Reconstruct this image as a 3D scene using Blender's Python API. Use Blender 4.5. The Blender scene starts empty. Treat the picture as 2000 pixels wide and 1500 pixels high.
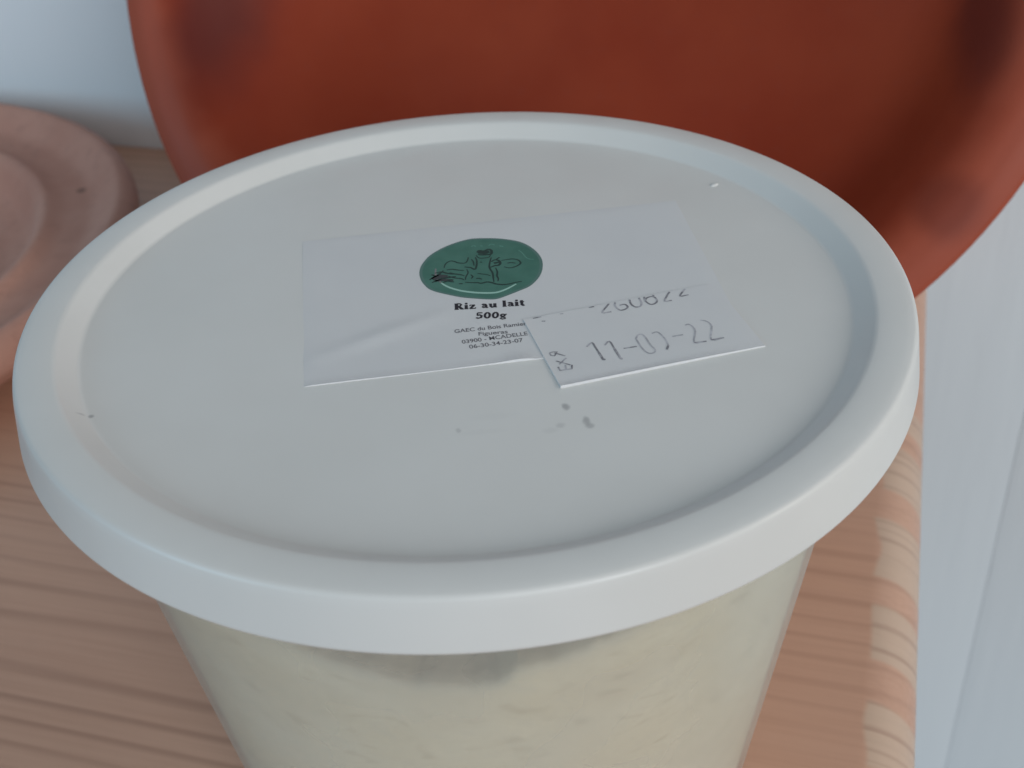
import bpy, math, random
from mathutils import Vector, Matrix
random.seed(7)
MM = 0.001
S = bpy.context.scene
COL = S.collection

# ------------------------------------------------------------------ camera
cam_d = bpy.data.cameras.new('camera')
cam = bpy.data.objects.new('camera', cam_d)
COL.objects.link(cam)
S.camera = cam
cam_d.sensor_width = 36.0
cam_d.lens = 36.0 * 2500.19 / 2000.0
cam_d.clip_start = 0.005
cam_d.clip_end = 20.0
cr, cu, cf = Vector((0.9961, -0.0728, -0.0505)), Vector((0.0831, 0.5710, 0.8167)), Vector((0.0307, 0.8177, -0.5748))
TUB_H = 90.0
cpos = Vector((0, -149.696, 88.3606 + TUB_H)) * MM
cam.matrix_world = Matrix(((cr.x, cu.x, -cf.x, cpos.x), (cr.y, cu.y, -cf.y, cpos.y), (cr.z, cu.z, -cf.z, cpos.z), (0, 0, 0, 1)))
cam_d.dof.use_dof = True
cam_d.dof.focus_distance = 0.168
cam_d.dof.aperture_fstop = 36.0

# ------------------------------------------------------------------ light
W = bpy.data.worlds.new('World')
S.world = W
W.use_nodes = True
bg = W.node_tree.nodes['Background']
bg.inputs[0].default_value = (0.92, 0.96, 1.0, 1)
bg.inputs[1].default_value = 0.15

def area(name, loc, target, size, size_y, power, color):
    l = bpy.data.lights.new(name, 'AREA')
    l.shape = 'RECTANGLE'; l.size = size; l.size_y = size_y
    l.energy = power; l.color = color
    o = bpy.data.objects.new(name, l); COL.objects.link(o)
    o.location = loc
    o.rotation_euler = (Vector(target) - Vector(loc)).to_track_quat('-Z', 'Y').to_euler()
    return o
area('window_light', (1.36, -0.55, 0.72), (0, 0.05, 0.08), 0.6, 0.7, 5.6, (1.0, 0.945, 0.87))
area('front_window_light', (0.50, -1.40, 0.56), (0, 0.0, 0.08), 0.8, 0.6, 11.2, (0.93, 0.96, 1.0))
area('side_fill_light', (-1.25, -0.62, 0.42), (0, 0.0, 0.06), 0.7, 0.6, 5.2, (0.46, 0.77, 1.0))  # cool fill added from the left to blue that side, source unseen

S.view_settings.view_transform = 'Standard'
S.view_settings.look = 'None'
S.view_settings.gamma = 1.0
S.view_settings.exposure = 0.09
S.view_settings.use_curve_mapping = False

# ------------------------------------------------------------------ helpers
def tag(o, label=None, cat=None, group=None, kind=None):
    if label: o['label'] = label
    if cat: o['category'] = cat
    if group: o['group'] = group
    if kind: o['kind'] = kind
    return o

def mesh_obj(name, verts, faces, mat, parent=None, smooth=True, sharp=None):
    me = bpy.data.meshes.new(name)
    me.from_pydata([tuple(v) for v in verts], [], faces)
    me.validate(); me.update()
    if smooth:
        for p in me.polygons: p.use_smooth = True
        if sharp: me.set_sharp_from_angle(angle=math.radians(sharp))
    o = bpy.data.objects.new(name, me)
    if mat: me.materials.append(mat)
    COL.objects.link(o)
    if parent: o.parent = parent
    return o

def empty(name, loc=(0, 0, 0)):
    o = bpy.data.objects.new(name, None); COL.objects.link(o); o.location = loc
    o.empty_display_size = 0.02
    return o

def fillet(pts, n=5):
    """profile with rounded corners: pts = (r, z, radius)"""
    out = []
    for i, p in enumerate(pts):
        r = p[2] if len(p) > 2 else 0
        if r <= 0 or i in (0, len(pts) - 1):
            out.append((p[0], p[1])); continue
        A, P, B = Vector(pts[i-1][:2]), Vector(p[:2]), Vector(pts[i+1][:2])
        a = (A - P); b = (B - P)
        r = min(r, a.length * .48, b.length * .48)
        s, e = P + a.normalized() * r, P + b.normalized() * r
        for k in range(n + 1):
            t = k / n
            q = s * (1-t)**2 + P * 2*t*(1-t) + e * t*t
            out.append((q.x, q.y))
    return out

def lathe(profile, seg, wob=None, scale=MM):
    """profile list of (r, z) in mm; r = 0 ends become one vertex"""
    vs, fs, rows = [], [], []
    for (r, z) in profile:
        if r < 1e-6:
            rows.append([len(vs)] * seg); vs.append(Vector((0, 0, z)) * scale)
        else:
            row = []
            for k in range(seg):
                a = 2 * math.pi * k / seg
                x, y, zz = r * math.cos(a), r * math.sin(a), z
                if wob: x, y, zz = wob(x, y, zz, r, a)
                row.append(len(vs)); vs.append(Vector((x, y, zz)) * scale)
            rows.append(row)
    for a, b in zip(rows[:-1], rows[1:]):
        for k in range(seg):
            k2 = (k + 1) % seg
            f = [a[k], a[k2], b[k2], b[k]]
            g = []
            for v in f:
                if v not in g: g.append(v)
            if len(g) > 2: fs.append(tuple(reversed(g)))
    return vs, fs

# ---- node helpers
class NT:
    def __init__(self, name, rough=0.5, base=(0.8, 0.8, 0.8), spec=0.5):
        self.m = bpy.data.materials.new(name); self.m.use_nodes = True
        self.t = self.m.node_tree; self.N = self.t.nodes
        self.b = self.N['Principled BSDF']
        self.b.inputs['Base Color'].default_value = (*base, 1)
        self.b.inputs['Roughness'].default_value = rough
        self.b.inputs['Specular IOR Level'].default_value = spec
    def n(self, typ, **kw):
        nd = self.N.new(typ)
        for k, v in kw.items(): setattr(nd, k, v)
        return nd
    def link(self, a, b): self.t.links.new(a, b)
    def put(self, v, sock):
        if isinstance(v, bpy.types.NodeSocket): self.link(v, sock)
        elif isinstance(v, (tuple, list)) and len(v) == 3 and sock.type == 'RGBA': sock.default_value = (*v, 1)
        else: sock.default_value = v
    def math(self, op, a, b=0.0, c=None, clamp=False):
        nd = self.n('ShaderNodeMath', operation=op, use_clamp=clamp)
        self.put(a, nd.inputs[0]); self.put(b, nd.inputs[1])
        if c is not None: self.put(c, nd.inputs[2])
        return nd.outputs[0]
    def coord(self): return self.n('ShaderNodeTexCoord').outputs['Object']
    def sep(self, v):
        nd = self.n('ShaderNodeSeparateXYZ'); self.put(v, nd.inputs[0]); return nd.outputs
    def comb(self, x, y, z):
        nd = self.n('ShaderNodeCombineXYZ')
        for q, i in zip((x, y, z), range(3)): self.put(q, nd.inputs[i])
        return nd.outputs[0]
    def scale(self, v, s):
        nd = self.n('ShaderNodeVectorMath', operation='MULTIPLY'); self.put(v, nd.inputs[0]); nd.inputs[1].default_value = s
        return nd.outputs[0]
    def noise(self, v, scale=1.0, detail=3.0, rough=0.5, dist=0.0):
        nd = self.n('ShaderNodeTexNoise'); self.put(v, nd.inputs['Vector'])
        nd.inputs['Scale'].default_value = scale; nd.inputs['Detail'].default_value = detail
        nd.inputs['Roughness'].default_value = rough; nd.inputs['Distortion'].default_value = dist
        return nd.outputs['Fac']
    def ramp(self, v, a, b, lo=0.0, hi=1.0, smooth=True):
        nd = self.n('ShaderNodeMapRange', interpolation_type='SMOOTHSTEP' if smooth else 'LINEAR')
        self.put(v, nd.inputs[0]); nd.inputs[1].default_value = a; nd.inputs[2].default_value = b
        nd.inputs[3].default_value = lo; nd.inputs[4].default_value = hi
        return nd.outputs[0]
    def mix(self, f, a, b):
        nd = self.n('ShaderNodeMix', data_type='RGBA')
        self.put(f, nd.inputs[0]); self.put(a, nd.inputs[6]); self.put(b, nd.inputs[7])
        return nd.outputs[2]
    def spot(self, co, p, rx, ry, soft=0.5):
        """1 inside a soft ellipse at p (metres, local x/y), 0 outside"""
        nd = self.n('ShaderNodeVectorMath', operation='SUBTRACT'); self.put(co, nd.inputs[0]); nd.inputs[1].default_value = (p[0], p[1], 0)
        v = self.scale(nd.outputs[0], (1 / rx, 1 / ry, 0))
        ln = self.n('ShaderNodeVectorMath', operation='LENGTH'); self.put(v, ln.inputs[0])
        return self.ramp(ln.outputs['Value'], 1 - soft, 1 + soft, 1.0, 0.0)
    def bump(self, h, strength=0.2, dist=0.001):
        nd = self.n('ShaderNodeBump'); self.put(h, nd.inputs['Height'])
        nd.inputs['Strength'].default_value = strength; nd.inputs['Distance'].default_value = dist
        self.link(nd.outputs[0], self.b.inputs['Normal'])
    def color(self, c): self.put(c, self.b.inputs['Base Color'])

# ------------------------------------------------------------------ materials
END_PATCHES = [(.0055, .0200), (.0300, .0440), (.0520, .0700), (.0790, .0955), (.1030, .1120)]
def m_wood():
    t = NT('pine_wood', 0.36, spec=0.5)
    co = t.coord(); x, y, z = t.sep(co)
    n1 = t.noise(t.comb(t.math('MULTIPLY', x, 0.9), t.math('MULTIPLY', y, 17.0), t.math('MULTIPLY', z, 17.0)), 1.0, 2.0)
    n2 = t.noise(t.comb(t.math('MULTIPLY', x, 2.2), t.math('MULTIPLY', y, 42.0), t.math('MULTIPLY', z, 20.0)), 1.0, 1.0)
    ring = t.math('ADD', t.math('MULTIPLY', y, 165.0), t.math('MULTIPLY', n1, 5.0))
    ring = t.math('ADD', ring, t.math('MULTIPLY', n2, 1.6))
    ring = t.math('ADD', ring, t.math('MULTIPLY', z, 45.0))
    fr = t.math('FRACT', ring)
    late = t.math('MULTIPLY', t.ramp(fr, 0.55, 0.83), t.ramp(fr, 0.85, 1.0, 1.0, 0.0))
    var = t.noise(t.comb(t.math('MULTIPLY', x, 4.0), t.math('MULTIPLY', y, 30.0), z), 1.0, 1.0)
    late = t.math('MULTIPLY', late, t.ramp(x, 0.0, 0.05, 1.0, 0.6))
    late = t.math('MULTIPLY', late, t.ramp(var, 0.36, 0.64, 0.12, 1.0))
    fib = t.noise(t.comb(t.math('MULTIPLY', x, 30.0), t.math('MULTIPLY', y, 900.0), t.math('MULTIPLY', z, 900.0)), 1.0, 3.0, 0.6)
    big = t.noise(t.comb(t.math('MULTIPLY', x, 5.0), t.math('MULTIPLY', y, 16.0), z), 1.0, 2.0)
    c = t.mix(t.ramp(big, 0.3, 0.7), (0.59, 0.338, 0.230), (0.64, 0.380, 0.262))
    c = t.mix(t.math('MULTIPLY', late, 0.54), c, (0.33, 0.165, 0.105))
    c = t.mix(t.ramp(fib, 0.35, 0.75, 0.0, 0.22), c, (0.44, 0.235, 0.155))
    # paler patches of short end grain along the rounded front edge
    vw = t.math('ADD', y, t.math('MULTIPLY', t.noise(t.comb(t.math('MULTIPLY', x, 40.0), t.math('MULTIPLY', y, 60.0), 2.0), 1.0, 1.0), 0.003))
    band = None
    for lo, hi in END_PATCHES:
        q = t.math('MULTIPLY', t.ramp(vw, lo - .0008 + .0015, lo + .0008 + .0015), t.ramp(vw, hi - .0008 + .0015, hi + .0008 + .0015, 1.0, 0.0))
        band = q if band is None else t.math('MAXIMUM', band, q)
    wv = t.noise(t.comb(0.0, t.math('MULTIPLY', y, 90.0), 9.1), 1.0, 0.0)
    lim = t.math("ADD", 0.0592, t.math('MULTIPLY', wv, 0.004))
    edge = t.ramp(t.math('SUBTRACT', x, lim), -0.0005, 0.0008)
    patch = t.math('MULTIPLY', edge, band)
    sn = t.noise(t.comb(t.math('MULTIPLY', x, 12.0), t.math('MULTIPLY', t.math('ADD', y, t.math('MULTIPLY', z, 0.25)), 620.0), 1.3), 1.0, 1.0)
    pale = t.mix(t.ramp(sn, 0.48, 0.70), (0.62, 0.47, 0.35), (0.45, 0.31, 0.23))
    c = t.mix(t.math('MULTIPLY', patch, 0.74), c, pale)
    t.color(c)
    t.put(t.ramp(fib, 0.3, 0.7, 0.28, 0.40), t.b.inputs['Roughness'])
    t.bump(t.math('ADD', t.math('MULTIPLY', fib, 0.4), t.math('MULTIPLY', late, -0.1)), 0.15, 0.0004)
    return t.m

def m_wall():
    t = NT('white_painted_boards', 0.45, spec=0.4)
    co = t.coord()
    n = t.noise(t.scale(co, (6, 6, 1.2)), 1.0, 3.0)
    f = t.noise(t.scale(co, (160, 160, 25)), 1.0, 3.0)
    t.color(t.mix(t.ramp(n, 0.3, 0.7), (0.83, 0.90, 0.94), (0.86, 0.92, 0.95)))
    st = t.noise(t.scale(co, (45, 45, 1.0)), 1.0, 3.0)
    t.bump(t.math('ADD', t.math('MULTIPLY', f, 0.4), st), 0.22, 0.002)
    return t.m

def m_lid():
    t = NT('white_lid_plastic', 0.38, spec=0.45)
    co = t.coord()
    n = t.noise(co, 38.0, 3.0)
    c = t.mix(t.ramp(n, 0.3, 0.7), (0.700, 0.698, 0.672), (0.725, 0.722, 0.697))
    wn = t.n('ShaderNodeTexNoise'); t.put(co, wn.inputs['Vector']); wn.inputs['Scale'].default_value = 900.0
    off = t.n('ShaderNodeVectorMath', operation='MULTIPLY_ADD'); t.put(wn.outputs['Color'], off.inputs[0])
    off.inputs[1].default_value = (0.0005, 0.0005, 0); t.put(co, off.inputs[2])
    cw = off.outputs[0]
    for (px, py, rx, ry, k) in SPECKS:
        m = t.spot(cw, ((px + .25) * MM, (py + .25) * MM), rx * MM, ry * MM, 0.6)
        c = t.mix(t.math('MULTIPLY', m, k), c, (0.16, 0.16, 0.17))
    t.color(c)
    r = t.noise(co, 120.0, 3.0)
    t.put(t.ramp(r, 0.3, 0.7, 0.30, 0.46), t.b.inputs['Roughness'])
    t.bump(t.math('ADD', t.noise(co, 45.0, 2.0), t.math('MULTIPLY', t.noise(co, 700.0, 2.0), 0.06)), 0.10, 0.0012)
    return t.m

def m_plate():
    t = NT('red_clay_glaze', 0.5, spec=0.22)
    co = t.coord()
    n = t.noise(co, 16.0, 4.0, 0.55)
    f = t.noise(co, 420.0, 3.0)
    c = t.mix(t.ramp(n, 0.3, 0.72), (0.245, 0.030, 0.010), (0.30, 0.046, 0.016))
    c = t.mix(t.ramp(f, 0.55, 0.8, 0.0, 0.25), c, (0.24, 0.045, 0.026))
    # paler, less saturated colour blended in towards the rim
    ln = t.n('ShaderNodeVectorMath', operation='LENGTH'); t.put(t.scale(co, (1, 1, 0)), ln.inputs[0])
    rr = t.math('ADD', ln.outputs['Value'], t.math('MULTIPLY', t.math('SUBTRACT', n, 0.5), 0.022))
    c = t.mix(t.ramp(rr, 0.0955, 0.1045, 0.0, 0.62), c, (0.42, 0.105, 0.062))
    wn = t.n('ShaderNodeTexNoise'); t.put(co, wn.inputs['Vector']); wn.inputs['Scale'].default_value = 40.0
    off = t.n('ShaderNodeVectorMath', operation='MULTIPLY_ADD'); t.put(wn.outputs['Color'], off.inputs[0])
    off.inputs[1].default_value = (0.010, 0.010, 0); t.put(co, off.inputs[2])
    for (px, py, rx, ry, k, s) in CLAY_SPOTS:
        m = t.spot(off.outputs[0], ((px + 5) * MM, (py + 5) * MM), rx * MM, ry * MM, s)
        c = t.mix(t.math('MULTIPLY', m, k), c, (0.075, 0.012, 0.012))
    t.color(c)
    t.put(t.ramp(n, 0.3, 0.7, 0.44, 0.58), t.b.inputs['Roughness'])
    t.bump(t.math('ADD', t.noise(co, 26.0, 2.0), t.math('MULTIPLY', f, 0.05)), 0.16, 0.003)
    return t.m

DOT = (0.0835, 0.0295)
def m_clay():
    t = NT('pale_pink_clay', 0.72, spec=0.25)
    co = t.coord()
    n = t.noise(co, 22.0, 4.0, 0.6)
    f = t.noise(co, 260.0, 4.0, 0.6)
    c = t.mix(t.ramp(n, 0.3, 0.7), (0.52, 0.268, 0.205), (0.60, 0.335, 0.262))
    c = t.mix(t.ramp(f, 0.5, 0.75, 0.0, 0.3), c, (0.35, 0.195, 0.16))
    c = t.mix(t.math('MULTIPLY', t.spot(co, (DOT[0], DOT[1]), 0.0013, 0.0013, 0.6), 0.65), c, (0.06, 0.035, 0.03))
    t.color(c)
    t.bump(t.math('ADD', t.noise(co, 60.0, 2.0), t.math('MULTIPLY', f, 0.25)), 0.35, 0.0015)
    return t.m

def m_pudding():
    t = NT('rice_pudding', 0.5, spec=0.35)
    co = t.coord()
    x, y, z = t.sep(co)
    ang = t.math('ARCTAN2', y, x)
    cyl = t.comb(t.math('MULTIPLY', ang, 0.048), z, 0.0)
    grains = t.noise(t.scale(cyl, (230, 430, 1)), 1.0, 1.0, 0.5, 0.5)
    blot = t.noise(t.scale(cyl, (60, 90, 1)), 1.0, 2.0)
    c = t.mix(t.ramp(blot, 0.3, 0.7), (0.85, 0.765, 0.58), (0.88, 0.81, 0.64))
    c = t.mix(t.ramp(grains, 0.55, 0.80, 0.0, 0.30), c, (0.40, 0.33, 0.21))
    c = t.mix(t.ramp(grains, 0.45, 0.25, 0.0, 0.30), c, (0.74, 0.70, 0.58))
    t.color(c)
    t.bump(t.noise(co, 330.0, 2.0), 0.3, 0.0008)
    return t.m

def m_cup():
    """thin milky polypropylene: mostly clear, a little white haze, a soft sheen"""
    t = NT('milky_clear_plastic', 0.3)
    N = t.N
    N.remove(t.b)
    out = N['Material Output']
    co = t.coord()
    tr = N.new('ShaderNodeBsdfTransparent'); tr.inputs[0].default_value = (0.97, 0.97, 0.96, 1)
    df = N.new('ShaderNodeBsdfDiffuse'); df.inputs[0].default_value = (0.78, 0.80, 0.78, 1)
    tl = N.new('ShaderNodeBsdfTranslucent'); tl.inputs[0].default_value = (0.78, 0.80, 0.78, 1)
    gl = N.new('ShaderNodeBsdfGlossy'); gl.inputs['Roughness'].default_value = 0.28
    fz = N.new('ShaderNodeMixShader'); fz.inputs[0].default_value = 0.4
    t.link(df.outputs[0], fz.inputs[1]); t.link(tl.outputs[0], fz.inputs[2])
    mx = N.new('ShaderNodeMixShader'); t.link(t.ramp(t.noise(co, 60.0, 2.0), 0.3, 0.7, 0.21, 0.27), mx.inputs[0])
    t.link(tr.outputs[0], mx.inputs[1]); t.link(fz.outputs[0], mx.inputs[2])
    lw = N.new('ShaderNodeLayerWeight'); lw.inputs[0].default_value = 0.5
    fr = t.math('ADD', t.math('MULTIPLY', t.math('POWER', lw.outputs['Facing'], 4.0), 0.30), 0.025)
    m2 = N.new('ShaderNodeMixShader'); t.link(fr, m2.inputs[0])
    t.link(mx.outputs[0], m2.inputs[1]); t.link(gl.outputs[0], m2.inputs[2])
    t.link(m2.outputs[0], out.inputs[0])
    return t.m

def m_paper():
    t = NT('white_label_paper', 0.55, spec=0.3)
    co = t.coord()
    n = t.noise(co, 60.0, 3.0)
    t.color(t.mix(t.ramp(n, 0.3, 0.7), (0.692, 0.697, 0.702), (0.712, 0.716, 0.716)))
    t.bump(t.noise(co, 90.0, 2.0), 0.06, 0.0012)
    return t.m

def m_green():
    t = NT('printed_green', 0.45, spec=0.4)
    co = t.coord()
    n = t.noise(co, 260.0, 3.0)
    t.color(t.mix(t.ramp(n, 0.3, 0.7), (0.040, 0.160, 0.118), (0.060, 0.195, 0.148)))
    return t.m

def m_ink(name, base, k=0.0):
    t = NT(name, 0.5, base, spec=0.3)
    if k:
        n = t.noise(t.coord(), 900.0, 2.0)
        t.color(t.mix(t.ramp(n, 0.38, 0.66, 0.0, k), base, (0.62, 0.62, 0.66)))
    return t.m

SPECKS = [(10.85, -26.8, .38, .6, .5), (12.95, -29.9, .4, .75, .45), (13.3, -30.9, .5, .5, .38), (9.9, -30.35, .5, .45, .2), (8.6, -31.2, .8, .5, .08),
          (-2.07, -29.7, .3, .4, .25), (.5, -30.4, 2.6, .5, .035), (2.0, -27.5, 2.5, .6, .03), (-46.7, -20.7, .32, .35, .55), (-47.8, -20.75, .4, .25, .25)]
CLAY_SPOTS = [(-89.0, -26.0, 8.5, 18.0, .70, .7), (85.5, -57.5, 7.0, 6.5, .40, .45), (88.5, -16.0, 6.0, 16.0, .6, .6)]
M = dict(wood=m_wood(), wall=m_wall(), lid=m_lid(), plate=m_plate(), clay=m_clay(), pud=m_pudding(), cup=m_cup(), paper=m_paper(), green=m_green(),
         rim=m_ink('printed_grey_green', (0.10, 0.20, 0.175)), dark=m_ink('printed_dark_green', (0.014, 0.045, 0.037)), faint=m_ink('printed_mid_green', (0.13, 0.33, 0.26)),
         sheaf=m_ink('printed_plum_grey', (0.045, 0.055, 0.058)), pale=m_ink('printed_pale_green', (0.36, 0.60, 0.51)), mauve=m_ink('printed_mauve_grey', (0.22, 0.22, 0.22)), black=m_ink('black_print', (0.020, 0.018, 0.026)),
         grey=m_ink('grey_print', (0.15, 0.15, 0.165)), stamp=m_ink('grey_stamp_ink', (0.22, 0.22, 0.24), .7), stampl=m_ink('faded_stamp_ink', (0.40, 0.40, 0.43), .8))

# ------------------------------------------------------------------ the setting: shelf and wall
ANG = math.radians(19.6)
UX, VX = Vector((math.cos(ANG), -math.sin(ANG), 0)), Vector((math.sin(ANG), math.cos(ANG), 0))
WALL_V = 211.8

def frame(o, origin=(0, 0, 0)):
    o.matrix_world = Matrix(((UX.x, VX.x, 0, origin[0]), (UX.y, VX.y, 0, origin[1]), (0, 0, 1, origin[2]), (0, 0, 0, 1)))

# solid pine shelf board, its right-hand end rounded to a half circle
prof = [(-620, 0)]
prof += [(-620 + 40 * k, 0) for k in range(1, 17)]
R = 10.2
for k in range(0, 19):
    a = math.pi / 2 - math.pi * k / 18
    prof.append((60.6 + R * math.cos(a), -R + R * math.sin(a)))
prof += [(-620, -2 * R)]
y0, y1, ny = -190.0, WALL_V - 0.6, 12
vs, fs = [], []
for j in range(ny + 1):
    y = y0 + (y1 - y0) * j / ny
    for (x, z) in prof: vs.append(Vector((x, y, z)) * MM)
n = len(prof)
for j in range(ny):
    for i in range(n):
        i2 = (i + 1) % n
        fs.append((j*n + i, j*n + i2, (j+1)*n + i2, (j+1)*n + i))
fs.append(tuple(range(n - 1, -1, -1))); fs.append(tuple(ny*n + i for i in range(n)))
fs = [tuple(reversed(f)) for f in fs]
board = mesh_obj('shelf_board', vs, fs, M['wood'], sharp=35)
frame(board)
tag(board, 'reddish pine shelf board with dark grain lines and rounded end, under the tub', 'shelf')

wall = mesh_obj('wall', [Vector(p) * MM for p in ((-700, WALL_V + 14, -700), (700, WALL_V + 14, -700), (700, WALL_V + 14, 600), (-700, WALL_V + 14, 600))], [(0, 1, 2, 3)], M['wall'], smooth=False)
frame(wall)
tag(wall, kind='structure')
bw, gap, ch = 90.0, 0.12, 3.4
def board_mesh():
    w = bw - gap
    pr = [(0, 12), (0, .36), (ch * .4, .25), (ch, 0), (w - ch, 0), (w - ch * .4, .25), (w, .36), (w, 12)]
    v, f = [], []
    for z in (-690, -230, 190, 590):
        for (x, y) in pr: v.append(Vector((x, y, z)) * MM)
    k = len(pr)
    for j in range(3):
        for i in range(k - 1): f.append((j*k + i, j*k + i + 1, (j+1)*k + i + 1, (j+1)*k + i))
    me = bpy.data.meshes.new('wall_board'); me.from_pydata([tuple(q) for q in v], [], f); me.update()
    for p in me.polygons: p.use_smooth = True
    me.set_sharp_from_angle(angle=math.radians(30)); me.materials.append(M['wall'])
    return me
bme = board_mesh()
x = 108.0 - 8 * bw
while x < 640:
    o = bpy.data.objects.new('wall_board', bme); COL.objects.link(o); o.parent = wall
    o.location = (x * MM + gap * .5 * MM, (WALL_V + random.uniform(-.15, .15)) * MM, 0)
    x += bw

# ------------------------------------------------------------------ clay plate leaning on the wall
PR, PT, PU = 113.50, 0.53767, -17.74
pup = Vector((0, 0, math.cos(PT))) + VX * math.sin(PT)
pn = UX.cross(pup)
PB = UX * PU + VX * 82.71 + Vector((0, 0, 4.0))
PC = PB + pup * PR
pp = fillet([(0, -31.0), (30, -30.6, 12), (62, -27.5, 18), (82, -20, 14), (93, -7.0, 7), (98, -2.6, 4), (103, -0.6, 5), (109, -1.0, 6), (PR - .6, -2.4, 1.2), (PR, -4.0, 1.2), (PR - 2.6, -6.2, 2),
             (102, -9.5, 6), (90, -22.5, 12), (70, -33.0, 12), (60, -36.0, 1.5), (57, -39, 1.5), (52, -39, 1.5), (50, -36.5, 2), (20, -38, 8), (0, -38.2)], 7)
def pwob(x, y, z, r, a):
    k = 1 + 0.004 * math.sin(2 * a + .6) + 0.002 * math.sin(5 * a + 1.1)
    return x * k, y * k, z + 0.6 * (r / 100) * math.sin(3 * a + .4) + .35 * (r / 100) * math.sin(7 * a)
vs, fs = lathe(pp, 160, pwob)
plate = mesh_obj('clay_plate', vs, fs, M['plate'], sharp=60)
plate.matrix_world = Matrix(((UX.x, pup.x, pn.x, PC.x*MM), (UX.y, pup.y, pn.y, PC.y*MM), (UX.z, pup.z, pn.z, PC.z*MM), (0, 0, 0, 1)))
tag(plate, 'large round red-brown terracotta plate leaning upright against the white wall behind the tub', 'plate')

# ------------------------------------------------------------------ pale clay dish lying on the shelf, left
dp = fillet([(0, 2.5), (64, 2.5, 4), (71.5, 4.5, 3), (75.0, 12.8, 2), (78.0, 14.6, 2), (82, 12.4, 3), (91, 12.2, 3), (95.5, 15.6, 2.5), (99.5, 18.0, 2), (103.2, 16.0, 3),
             (104.2, 11, 4), (97, 4, 5), (84, 0.0, 3), (60, 0.0, 1), (40, 0.4), (0, 0.4)], 5)
def dwob(x, y, z, r, a):
    return x, y, z + (0.35 * math.sin(3 * a + 1) * r / 100 if z > 3 else 0)
vs, fs = lathe(dp, 128, dwob)
dish = mesh_obj('clay_dish', vs, fs, M['clay'], sharp=60)
dish.location = Vector((-193.2, 169.8, 0.3)) * MM
dish.scale = (1, 1, 1.18)
tag(dish, 'low pale pink clay dish with ringed rim lying flat at the back of the shelf', 'dish')

# ------------------------------------------------------------------ the tub of rice pudding
tub = empty('dessert_tub')
tag(tub, 'tapered translucent plastic tub of rice pudding with labelled white round lid', 'tub')
Z0 = TUB_H
RB, KB, HB = 53.49, 0.1443, 7.31
def cone(z): return RB + KB * (z - Z0 + HB)
cupp = [(0, 1.6), (cone(0) - 4, 1.6), (cone(2) - .8, 3.0), (cone(10) - .7, 10), (cone(45) - .7, 45), (cone(80) - .7, 80), (cone(84) - .7, 84.5), (56.6, 87.0), (57.2, 87.0), (57.4, 86.2), (54.4, 84.0),
        (cone(82), 82), (cone(45), 45), (cone(10), 10), (cone(1.2), 1.2), (cone(0) - 1.2, 0.15), (cone(0) - 3, 0.15), (cone(0) - 4.5, 1.0), (0, 1.0)]
vs, fs = lathe(cupp, 160)
cup = mesh_obj('cup', vs, fs, M['cup'], tub, sharp=40)
cup['label'] = 'translucent tapered plastic cup'

# contents: top surface dips in front, climbs the wall elsewhere
GAP = [(-180, -13.5), (-150, -13.0), (-130, -16.0), (-117, -19.4), (-108.5, -21.4), (-102, -22.9), (-94.5, -23.6), (-89.4, -22.9), (-87.0, -20.9), (-84.5, -20.6), (-78.5, -19.4), (-72, -18.0), (-60, -15.0), (-30, -13.0), (0, -13.5), (60, -14.5), (120, -14), (180, -13.5)]
def top_z(a):
    d = math.degrees(a)
    while d > 180: d -= 360
    for (a0, z0), (a1, z1) in zip(GAP[:-1], GAP[1:]):
        if a0 <= d <= a1:
            t = (d - a0) / (a1 - a0); return z0 + (z1 - z0) * t + .25 * math.sin(d * 1.7) + .18 * math.sin(d * .63)
    return -14
vs, fs = [], []
seg = 240
rows = []
def row(f):
    r = []
    for k in range(seg):
        r.append(len(vs)); vs.append(Vector(f(2 * math.pi * k / seg)) * MM)
    rows.append(r)
GAPW = 0.95
for z in (2.2, 20, 40, 55, 65):
    row(lambda a, z=z: ((cone(z) - GAPW) * math.cos(a), (cone(z) - GAPW) * math.sin(a), z))
for fct, dr, dz in ((1, 0, -1.2), (1, .25, -.45), (1, 1.0, 0), (1, 3, -.2), (.98, 9, -.6), (.8, 26, -.4), (.7, 44, -.3)):
    def f(a, dr=dr, dz=dz, fct=fct):
        z = Z0 + top_z(a) * fct - 16.5 * (1 - fct) + dz
        r = cone(z) - GAPW - dr
        return (r * math.cos(a), r * math.sin(a), z)
    row(f)
for a, b in zip(rows[:-1], rows[1:]):
    for k in range(seg): fs.append((a[k], a[(k+1) % seg], b[(k+1) % seg], b[k]))
fs.append(tuple(reversed(rows[0]))); fs.append(tuple(rows[-1]))
pud = mesh_obj('rice_pudding', vs, fs, M['pud'], tub, sharp=50)
pud['label'] = 'cream coloured rice pudding seen through the cup wall'

# lid
PZ = Z0 - 2.03
lp = fillet([(0, PZ + .12), (30, PZ + .08), (46, PZ), (51.3, PZ, .45), (54.0, Z0 - .1, .5), (55.2, Z0), (57.6, Z0), (59.0, Z0 - .25, 1.0), (59.3, Z0 - 1.4, .7), (60.05, Z0 - 7.0, .5), (59.9, Z0 - 7.35, .3),
             (59.2, Z0 - 7.3, .3), (58.5, Z0 - 6.6), (58.1, Z0 - 2.4, .6), (54.6, Z0 - 1.4, .8), (52.0, Z0 - 3.2, .6), (46, Z0 - 3.3), (0, Z0 - 3.3)], 6)
def lwob(x, y, z, r, a):
    return x, y, z + .10 * math.sin(2 * a + .5) * (r / 60) ** 2
vs, fs = lathe(lp, 288, lwob)
lid = mesh_obj('lid', vs, fs, M['lid'], tub, sharp=35)
lid['label'] = 'white snap-on lid with sunken centre'

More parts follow.
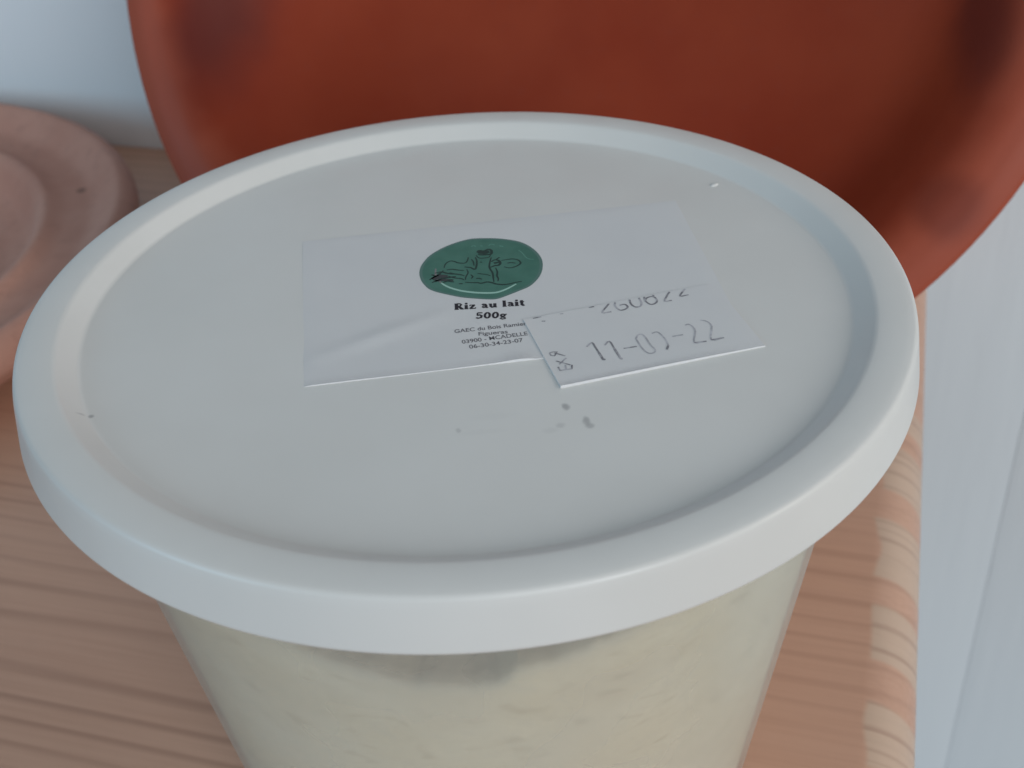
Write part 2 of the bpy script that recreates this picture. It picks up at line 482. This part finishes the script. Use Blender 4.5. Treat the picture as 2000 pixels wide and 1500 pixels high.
# small moulding nib near the back of the sunken panel
vs, fs = lathe([(0, .28), (.45, .24), (.8, .12), (1.0, -.1)], 20)
nib = mesh_obj('moulding_nib', vs, fs, M['lid'], lid)
nib.location = Vector((39.8, 27.7, PZ)) * MM
nib.rotation_euler = (0, 0, math.radians(35)); nib.scale = (1.0, .6, 1)

# ------------------------------------------------------------------ paper labels on the lid
OUTLINE = [(16.39,24.76),(16.63,26.23),(17.17,27.66),(18.18,29.39),(19.66,30.85),(21.32,31.98),(23.17,32.78),(24.68,33.11),(26.13,32.93),(28.04,32.47),(29.63,31.79),(31.08,30.93),(32.10,29.88),(32.95,28.37),(33.55,26.63),(33.80,24.81),(33.64,22.91),(33.09,20.95),(32.23,19.29),(30.98,17.82),(29.37,16.92),(27.60,16.06),(26.25,15.53),(25.17,15.60),(23.24,16.24),(21.50,16.99),(19.95,17.96),(18.32,19.14),(17.31,20.27),(16.63,22.08),(16.41,23.44)]
ARC = [(18.75,25.56),(18.62,24.44),(18.60,23.31),(18.79,22.33),(19.17,21.41),(19.57,20.68),(20.31,19.78),(21.50,18.78),(22.98,18.00),(24.31,17.52),(25.65,17.22),(26.66,17.26),(27.74,17.74),(28.55,18.28),(29.32,18.84)]
COW = [ ([(25.01,28.81),(25.32,29.34),(26.06,29.06),(26.69,29.42),(27.11,28.92),(26.94,27.96),(26.31,27.91),(25.55,27.99),(25.10,28.29)],0.10),([(24.83,28.06),(24.95,27.44),(25.29,27.06),(26.00,27.00),(26.60,27.15),(26.81,27.70)],0.04),([(24.62,27.51),(24.70,26.51),(24.57,25.38),(24.30,24.29),(24.05,24.15),(23.64,24.72),(23.19,24.92),(22.78,25.11)],0.07),([(23.64,27.74),(23.40,26.81),(23.04,26.21),(22.48,26.25),(21.94,26.56),(21.59,26.94),(21.10,27.24),(20.55,26.98),(20.16,26.39),(19.93,25.48)],0.05),([(24.00,27.07),(24.19,26.24),(24.16,25.09)],0.04),([(26.87,26.99),(26.52,25.71),(26.26,24.41),(26.33,23.44),(26.49,22.46),(26.40,20.98),(26.37,20.06)],0.06),([(26.70,25.66),(27.24,26.13),(27.77,25.81),(27.90,25.00),(27.60,24.49),(27.13,24.50),(26.72,24.31),(26.42,24.18)],0.09),([(27.44,26.18),(27.87,26.57),(28.03,26.73)],0.05),([(28.14,25.72),(28.92,25.83),(29.78,25.83),(30.49,25.38),(30.75,24.54),(30.48,24.02),(29.75,23.52),(28.97,23.41),(28.28,23.86)],0.05),([(28.87,24.78),(29.45,24.84),(30.07,24.50)],0.04),([(27.09,23.84),(27.18,22.68),(26.99,21.59),(27.08,20.82),(26.94,20.11)],0.05),([(23.04,24.38),(23.12,23.42),(22.72,22.37),(22.53,21.48)],0.04),([(24.38,22.94),(24.91,22.63),(25.62,22.28),(26.12,21.79)],0.04),([(23.42,22.78),(23.64,22.17),(23.39,21.66)],0.05),([(24.03,21.52),(24.41,21.52),(24.83,21.15)],0.06),([(22.46,20.85),(23.18,20.60),(24.09,20.39),(24.61,20.09),(25.38,20.28),(26.08,19.94),(26.58,19.46),(27.45,19.08),(28.38,19.05),(29.15,19.25),(30.19,19.38)],0.07),([(18.50,24.28),(19.45,24.44),(20.16,23.90),(20.87,23.55),(21.61,23.38)],0.07),([(18.00,24.01),(18.69,23.29),(19.46,22.55),(20.31,21.62),(20.93,21.29)],0.09),([(17.60,22.60),(18.31,23.19),(19.02,23.78),(19.76,24.75)],0.08),([(17.90,21.79),(18.59,22.19),(19.46,22.55),(20.60,22.67),(21.35,22.69)],0.09),([(19.36,21.46),(19.94,21.70),(20.53,21.94),(20.89,21.86)],0.08),([(20.24,24.83),(21.00,24.85),(21.72,24.49),(22.63,24.10)],0.05),([(20.54,24.00),(21.24,23.46),(21.96,23.11),(22.56,22.60)],0.05),([(20.27,23.12),(21.13,22.36),(22.02,21.97),(22.35,21.53)],0.06),([(19.05,24.15),(19.17,23.37),(19.26,22.41)],0.10),([(18.37,23.93),(18.46,22.78),(18.47,21.85)],0.08),([(21.51,20.61),(21.88,20.61),(22.05,20.48)],0.05),([(25.12,26.03),(25.38,25.77)],0.05) ]
FAINT = [ ([(24.41,30.76),(24.82,30.96),(25.03,30.61)],0.07),([(25.73,30.75),(26.04,30.48)],0.07),([(26.91,30.48),(27.34,30.79),(27.79,30.48)],0.07),([(28.43,30.13),(28.96,29.70)],0.07),([(30.99,28.22),(31.41,27.13),(31.71,25.88),(32.10,25.30),(32.73,25.05)],0.05) ]
DATE = [ [(5.80,7.34),(6.72,8.01),(6.78,6.98),(6.81,5.48),(6.81,3.89),(7.08,3.91)],[(8.05,6.89),(8.92,7.58),(8.94,5.69),(8.96,3.47),(9.16,3.27)],[(10.07,5.40),(11.80,5.26)],[(12.30,6.97),(12.84,7.67),(13.37,7.60),(13.54,6.77),(13.50,5.02),(13.67,3.83),(13.36,3.21),(12.80,3.17),(12.44,3.67),(12.25,4.98),(12.30,6.97)],[(14.62,7.40),(15.36,7.51),(15.65,6.63),(15.75,5.45),(15.54,4.02),(15.02,3.22)],[(16.81,5.82),(18.25,5.75)],[(19.33,7.73),(19.79,7.82),(20.10,7.19),(20.00,5.93),(18.88,3.54),(20.47,3.34)],[(21.65,8.19),(22.30,7.68),(22.43,6.32),(21.13,3.42),(22.87,3.39)] ]
LOT = [ [(9.05,16.39),(9.79,16.25)],[(11.90,16.71),(11.28,15.55),(10.29,14.34),(11.51,14.16)],[(12.78,16.52),(12.45,15.39),(12.67,14.21),(13.35,14.10),(13.95,14.56),(13.79,15.31),(13.06,15.30)],[(14.79,16.47),(14.60,15.14),(14.84,14.23),(15.52,14.11),(16.02,14.89),(16.13,16.53)],[(16.89,16.81),(16.65,15.21),(16.97,14.12),(17.69,14.13),(18.17,14.78),(18.05,15.81),(17.19,15.85),(16.70,15.33)],[(18.19,16.75),(18.05,15.81)],[(20.52,16.87),(20.03,15.63),(19.02,14.18),(20.01,14.09)],[(22.77,17.31),(22.41,15.87),(21.42,14.69),(22.65,14.65)] ]
EXP = [ [(1.00,4.20),(1.00,3.37),(2.47,3.19),(2.75,4.04)],[(1.97,4.33),(1.78,3.32)],[(1.16,5.59),(2.57,4.11)],[(2.58,5.80),(1.29,4.70)],[(0.92,7.64),(1.42,7.70),(1.91,7.52),(1.32,6.75),(0.93,7.01),(0.92,7.64)],[(1.53,7.41),(2.60,6.28)] ]
CUT = [ [(1.29,16.41),(2.44,16.47)],[(2.18,15.14),(2.62,14.98)],[(4.99,15.98),(5.41,15.96)] ]

def paper(name, origin, ang, w, h, z0, thick, lift, nx, ny, label, fade=1.0, base=lambda x, y: -0.1):
    """thin sheet in its own frame (mm, x along the print); lift(x, y) raises the sheet off the lid"""
    e = empty(name, (0, 0, 0))
    top, v, f = {}, [], []
    for s in (1, 0):
        for j in range(ny + 1):
            for i in range(nx + 1):
                x, y = w * i / nx, h * j / ny
                top[(s, i, j)] = len(v)
                zt = (lift(x, y) + thick) * (1 if 0 < i < nx and j < ny else fade)
                v.append(Vector((x, y, zt if s else base(x, y))) * MM)
    for j in range(ny):
        for i in range(nx):
            f.append((top[1, i, j], top[1, i+1, j], top[1, i+1, j+1], top[1, i, j+1]))
            f.append((top[0, i, j+1], top[0, i+1, j+1], top[0, i+1, j], top[0, i, j]))
    for i in range(nx):
        f.append((top[0, i, 0], top[0, i+1, 0], top[1, i+1, 0], top[1, i, 0]))
        f.append((top[0, i+1, ny], top[0, i, ny], top[1, i, ny], top[1, i+1, ny]))
    for j in range(ny):
        f.append((top[0, 0, j+1], top[0, 0, j], top[1, 0, j], top[1, 0, j+1]))
        f.append((top[0, nx, j], top[0, nx, j+1], top[1, nx, j+1], top[1, nx, j]))
    bpy.data.objects.remove(e)
    o = mesh_obj(name, v, f, M['paper'], tub, sharp=40)
    o.location = Vector((origin[0], origin[1], z0)) * MM
    o.rotation_euler = (0, 0, ang)
    o['label'] = label
    return o

def g(t): return math.exp(-t * t)
L1W, L1H, T1 = 56.5, 38.1, 0.05
def lift1(x, y):
    z = 0.10 * g(y / 0.5) * (1.0 + .3 * math.sin(x * .3)) * (1 if x < 29 else .15)
    z += 0.22 * g((y - (5.5 + 0.42 * x)) / 1.5) * g((x - 10) / 8)         # wrinkle, lower left
    z += 0.05 * g((y - 38.1) / .8) * (.5 + .5 * math.sin(x * .21 + 1))
    z += 0.20 * g((x - 27.0) / 2.0) * g(y / 1.6)
    z += 0.02 * math.sin(x * .35 + y * .2) * math.sin(y * .31)
    return max(0, z)
T2 = 0.06
def lift2(x, y):
    k = 1 if x < 14 else max(.2, 1 - (x - 14) / 13)
    b_ = 0.09 if x < 20 else max(0.055, 0.09 - .01 * (x - 20))
    return b_ - .07 * max(0, (x - 25.5) / 1.5) + (0.17 * g(y / 0.5) + 0.06 * g(x / .5)) * k + 0.015 * math.sin(x * .5) * math.sin(y * .4) * k + .06 * g((y - 2) / 3) * g((x - 2) / 4)
label1 = paper('paper_label', (-20.9, -18.2), math.radians(3.7), L1W, L1H, PZ + .09, T1, lift1, 64, 40, 'white rectangular paper label with green emblem', 0.25)
label2 = paper('date_label', (10.64, -23.01), math.radians(11.6), 27.0, 16.4, PZ + .09, T2, lift2, 40, 26, 'small white label stamped with an expiry date')

LAYER = [0]
def ribbon(pts, w, lift, thick, taper=False, closed=False):
    """one stroke of print lying on a label: strip of quads with mitred joints"""
    LAYER[0] += 1
    dz = 0.018 + 0.0012 * (LAYER[0] % 12)
    P = [Vector(p) for p in pts]
    Q = [P[0]]
    for a, b in zip(P[:-1], P[1:]):                                       # resample
        k = max(1, int((b - a).length / 0.35))
        for i in range(1, k + 1): Q.append(a + (b - a) * i / k)
    P = Q
    v, f = [], []
    nP = len(P)
    for i, p in enumerate(P):
        a = P[max(0, i - 1)]; b = P[min(nP - 1, i + 1)]
        d = (b - a)
        if d.length < 1e-9: d = Vector((1, 0))
        d.normalize(); nrm = Vector((-d.y, d.x))
        ww = w * .5
        if taper: ww *= .55 + .45 * math.sin(math.pi * (i + .6) / (nP + .2))
        for s in (-1, 1):
            q = p + nrm * ww * s
            v.append(Vector((q.x, q.y, lift(q.x, q.y) + thick + dz)) * MM)
    for i in range(nP - 1): f.append((2*i, 2*i + 1, 2*i + 3, 2*i + 2))
    return v, [tuple(reversed(q)) for q in f]

def strokes(name, items, mat, parent, lift, thick, taper=False):
    V_, F_ = [], []
    for pts, w in items:
        v, f = ribbon(pts, w, lift, thick, taper)
        o = len(V_); V_ += v; F_ += [tuple(i + o for i in q) for q in f]
    return mesh_obj(name, V_, F_, mat, parent, smooth=False)

def smooth_closed(pts, n=4):
    out = []
    m = len(pts)
    for i in range(m):
        p0, p1, p2, p3 = (Vector(pts[(i + k) % m]) for k in (-1, 0, 1, 2))
        for k in range(n):
            t = k / n
            out.append(.5 * ((2*p1) + (p2 - p0)*t + (2*p0 - 5*p1 + 4*p2 - p3)*t*t + (3*p1 - p0 - 3*p2 + p3)*t**3))
    return out

def smooth_open(pts, n=4):
    P = [Vector(p) for p in pts]
    P = [P[0] * 2 - P[1]] + P + [P[-1] * 2 - P[-2]]
    out = []
    for i in range(1, len(P) - 2):
        p0, p1, p2, p3 = P[i-1:i+3]
        for k in range(n):
            t = k / n
            out.append(.5 * ((2*p1) + (p2 - p0)*t + (2*p0 - 5*p1 + 4*p2 - p3)*t*t + (3*p1 - p0 - 3*p2 + p3)*t**3))
    out.append(P[-2])
    return out

# green emblem: filled outline built as rings so that it follows the paper
ol = smooth_closed(OUTLINE, 4)
cen = sum(ol, Vector((0, 0))) / len(ol)
def disc(name, scales, mat, dz, parent):
    v, f, m = [], [], len(ol)
    for s in scales:
        for p in ol:
            q = cen + (p - cen) * s
            v.append(Vector((q.x, q.y, lift1(q.x, q.y) + T1 + dz)) * MM)
    for r in range(len(scales) - 1):
        for k in range(m):
            f.append(((r+1)*m + k, (r+1)*m + (k+1) % m, r*m + (k+1) % m, r*m + k))
    if scales[-1] < .05: f.append(tuple((len(scales)-1)*m + k for k in reversed(range(m))))
    return mesh_obj(name, v, f, mat, parent)
emb = disc('emblem', (1, .96, .85, .7, .55, .4, .2, .04), M['green'], .010, label1)
disc('emblem_border', (1.004, .955), M['rim'], .015, label1)
strokes('cow_drawing', [(smooth_open(p), w * 3.2 + .10) for p, w in COW], M['dark'], label1, lift1, T1, True)
strokes('poll_patch', [([(25.2, 28.9), (26.0, 28.55), (26.8, 28.75)], .95), ([(27.0, 25.2), (27.7, 25.3)], .5)], M['dark'], label1, lift1, T1, True)
strokes('sheaf_patch', [([(18.0, 22.7), (18.9, 23.2), (20.2, 23.0)], 1.1), ([(18.4, 22.2), (19.6, 22.1), (20.9, 21.8)], .6)], M['sheaf'], label1, lift1, T1, True)
strokes('emblem_lettering', [(smooth_open(p), w * 2.2) for p, w in FAINT], M['faint'], label1, lift1, T1)
strokes('pale_arc', [(smooth_open(ARC[4:]), .42)], M['pale'], label1, lift1, T1, True)
strokes('grey_arc', [(smooth_open(ARC[:5]), .30)], M['mauve'], label1, lift1, T1, True)

# bold serif title, drawn stroke by stroke
def ell(cx, cy, rx, ry, n=14): return [(cx + rx * math.cos(2*math.pi*k/n), cy + ry * math.sin(2*math.pi*k/n)) for k in range(n + 1)]
GL = {
 'R': (.86, [([(.18, 0), (.18, 1)], .25), ([(0, .05), (.38, .05)], .1), ([(0, .95), (.3, .95)], .1), ([(.18, .95), (.48, .93), (.6, .75), (.48, .55), (.2, .5)], .15), ([(.38, .5), (.66, .06)], .22), ([(.58, .05), (.82, .05)], .1)]),
 'i': (.42, [([(.17, 0), (.17, .64)], .23), ([(0, .05), (.36, .05)], .1), ([(.02, .6), (.17, .6)], .1), ([(.06, .88), (.29, .88)], .22)]),
 'z': (.64, [([(.06, .6), (.52, .6)], .11), ([(.46, .6), (.1, .05)], .2), ([(.04, .05), (.56, .05)], .11), ([(.09, .62), (.07, .45)], .08), ([(.54, .03), (.56, .2)], .08)]),
 'a': (.66, [([(.1, .5), (.2, .6), (.36, .58), (.43, .42), (.43, .02)], .19), ([(.43, .38), (.18, .32), (.1, .17), (.2, .05), (.43, .15)], .13), ([(.4, .05), (.6, .05)], .1)]),
 'u': (.78, [([(.17, .62), (.17, .2), (.28, .05), (.46, .12)], .19), ([(.54, .64), (.54, 0)], .22), ([(0, .59), (.2, .59)], .1), ([(.38, .59), (.56, .59)], .1), ([(.54, .05), (.72, .05)], .1)]),
 'l': (.42, [([(.17, 0), (.17, 1)], .23), ([(0, .05), (.36, .05)], .1), ([(.02, .95), (.17, .95)], .1)]),
 't': (.5, [([(.2, .86), (.2, .15), (.3, .05), (.42, .1)], .21), ([(.02, .6), (.42, .6)], .11)]),
 ' ': (.42, []),
 '5': (.66, [([(.54, .92), (.16, .92)], .15), ([(.15, .95), (.12, .5)], .1), ([(.12, .52), (.34, .58), (.5, .42), (.46, .14), (.22, .04), (.06, .15)], .18)]),
 '0': (.66, [(ell(.3, .48, .2, .44), .17)]),
 'g': (.66, [(ell(.25, .42, .16, .17), .15), ([(.38, .5), (.56, .6)], .12), ([(.2, .25), (.12, .13), (.42, .05), (.47, -.12), (.22, -.22), (.06, -.12), (.16, .0)], .13)]),
}
def serif_text(txt, p0, p1, cap):
    adv = sum(GL[c][0] for c in txt)
    d = Vector(p1) - Vector(p0); L = d.length; d.normalize(); n_ = Vector((-d.y, d.x))
    sx = L / adv; x = 0; items = []
    for c in txt:
        for pts, w in GL[c][1]:
            items.append(([Vector(p0) + d * ((x + px) * sx) + n_ * (py * cap) for px, py in pts], w * (sx + cap) / 2 * 1.2))
        x += GL[c][0]
    return items
strokes('title_lettering', serif_text('Riz au lait', (20.25, 13.85), (29.75, 13.0), 1.62) + serif_text('500g', (22.75, 11.15), (27.0, 10.45), 1.5), M['black'], label1, lift1, T1)

# small print from Blender's built-in font
def small_text(txt, p0, p1, size):
    cu_ = bpy.data.curves.new('small_print', 'FONT'); cu_.body = txt; cu_.size = 1.0; cu_.offset = 0.012
    ob = bpy.data.objects.new('small_print', cu_); COL.objects.link(ob)
    dg = bpy.context.evaluated_depsgraph_get()
    me = bpy.data.meshes.new_from_object(ob.evaluated_get(dg))
    xs = [v.co.x for v in me.vertices]; a, b = min(xs), max(xs)
    d = Vector(p1) - Vector(p0); L = d.length; d.normalize(); n_ = Vector((-d.y, d.x))
    out = []
    for v in me.vertices:
        q = Vector(p0) + d * ((v.co.x - a) / (b - a) * L) + n_ * (v.co.y * size)
        out.append(Vector((q.x, q.y, lift1(q.x, q.y) + T1 + .02)) * MM)
    fc = [tuple(p.vertices) for p in me.polygons]
    bpy.data.objects.remove(ob); bpy.data.curves.remove(cu_); bpy.data.meshes.remove(me)
    return out, fc
V_, F_ = [], []
for txt, p0, p1, sz in (('GAEC du Bois Ramier', (19.7, 8.2), (29.2, 8.1), 1.25), ('Figueras', (22.7, 6.95), (26.5, 6.7), 1.2), ('03900 - MCADELLE', (20.4, 5.45), (29.0, 5.7), 1.25), ('06-30-34-23-07', (21.2, 4.1), (28.2, 4.3), 1.25)):
    v, f = small_text(txt, p0, p1, sz)
    o_ = len(V_); V_ += v; F_ += [tuple(i + o_ for i in q) for q in f]
mesh_obj('small_print', V_, F_, M['grey'], label1, smooth=False)

strokes('stamped_date', [(smooth_open(p, 3) if len(p) > 4 else p, .26) for p in DATE[:3]] + [(p, .34) for p in (DATE[0][-3:], DATE[1][-3:])], M['stamp'], label2, lift2, T2)
strokes('stamped_date_faded', [(smooth_open(p, 3) if len(p) > 4 else p, .24) for p in DATE[3:]], M['stampl'], label2, lift2, T2)
strokes('stamped_date_strong', [(DATE[6][-2:], .26), (DATE[7][-2:], .26), (DATE[4][-2:], .3)], M['stamp'], label2, lift2, T2)
strokes('cut_off_number', [(smooth_open([(a, min(b, 16.2)) for a, b in p], 3) if len(p) > 3 else [(a, min(b, 16.2)) for a, b in p], .27) for p in LOT] + [([(a, min(b, 16.2)) for a, b in p], .22) for p in CUT], M['stamp'], label2, lift2, T2)
strokes('stamped_letters', [(p, .22) for p in EXP], M['stamp'], label2, lift2, T2)
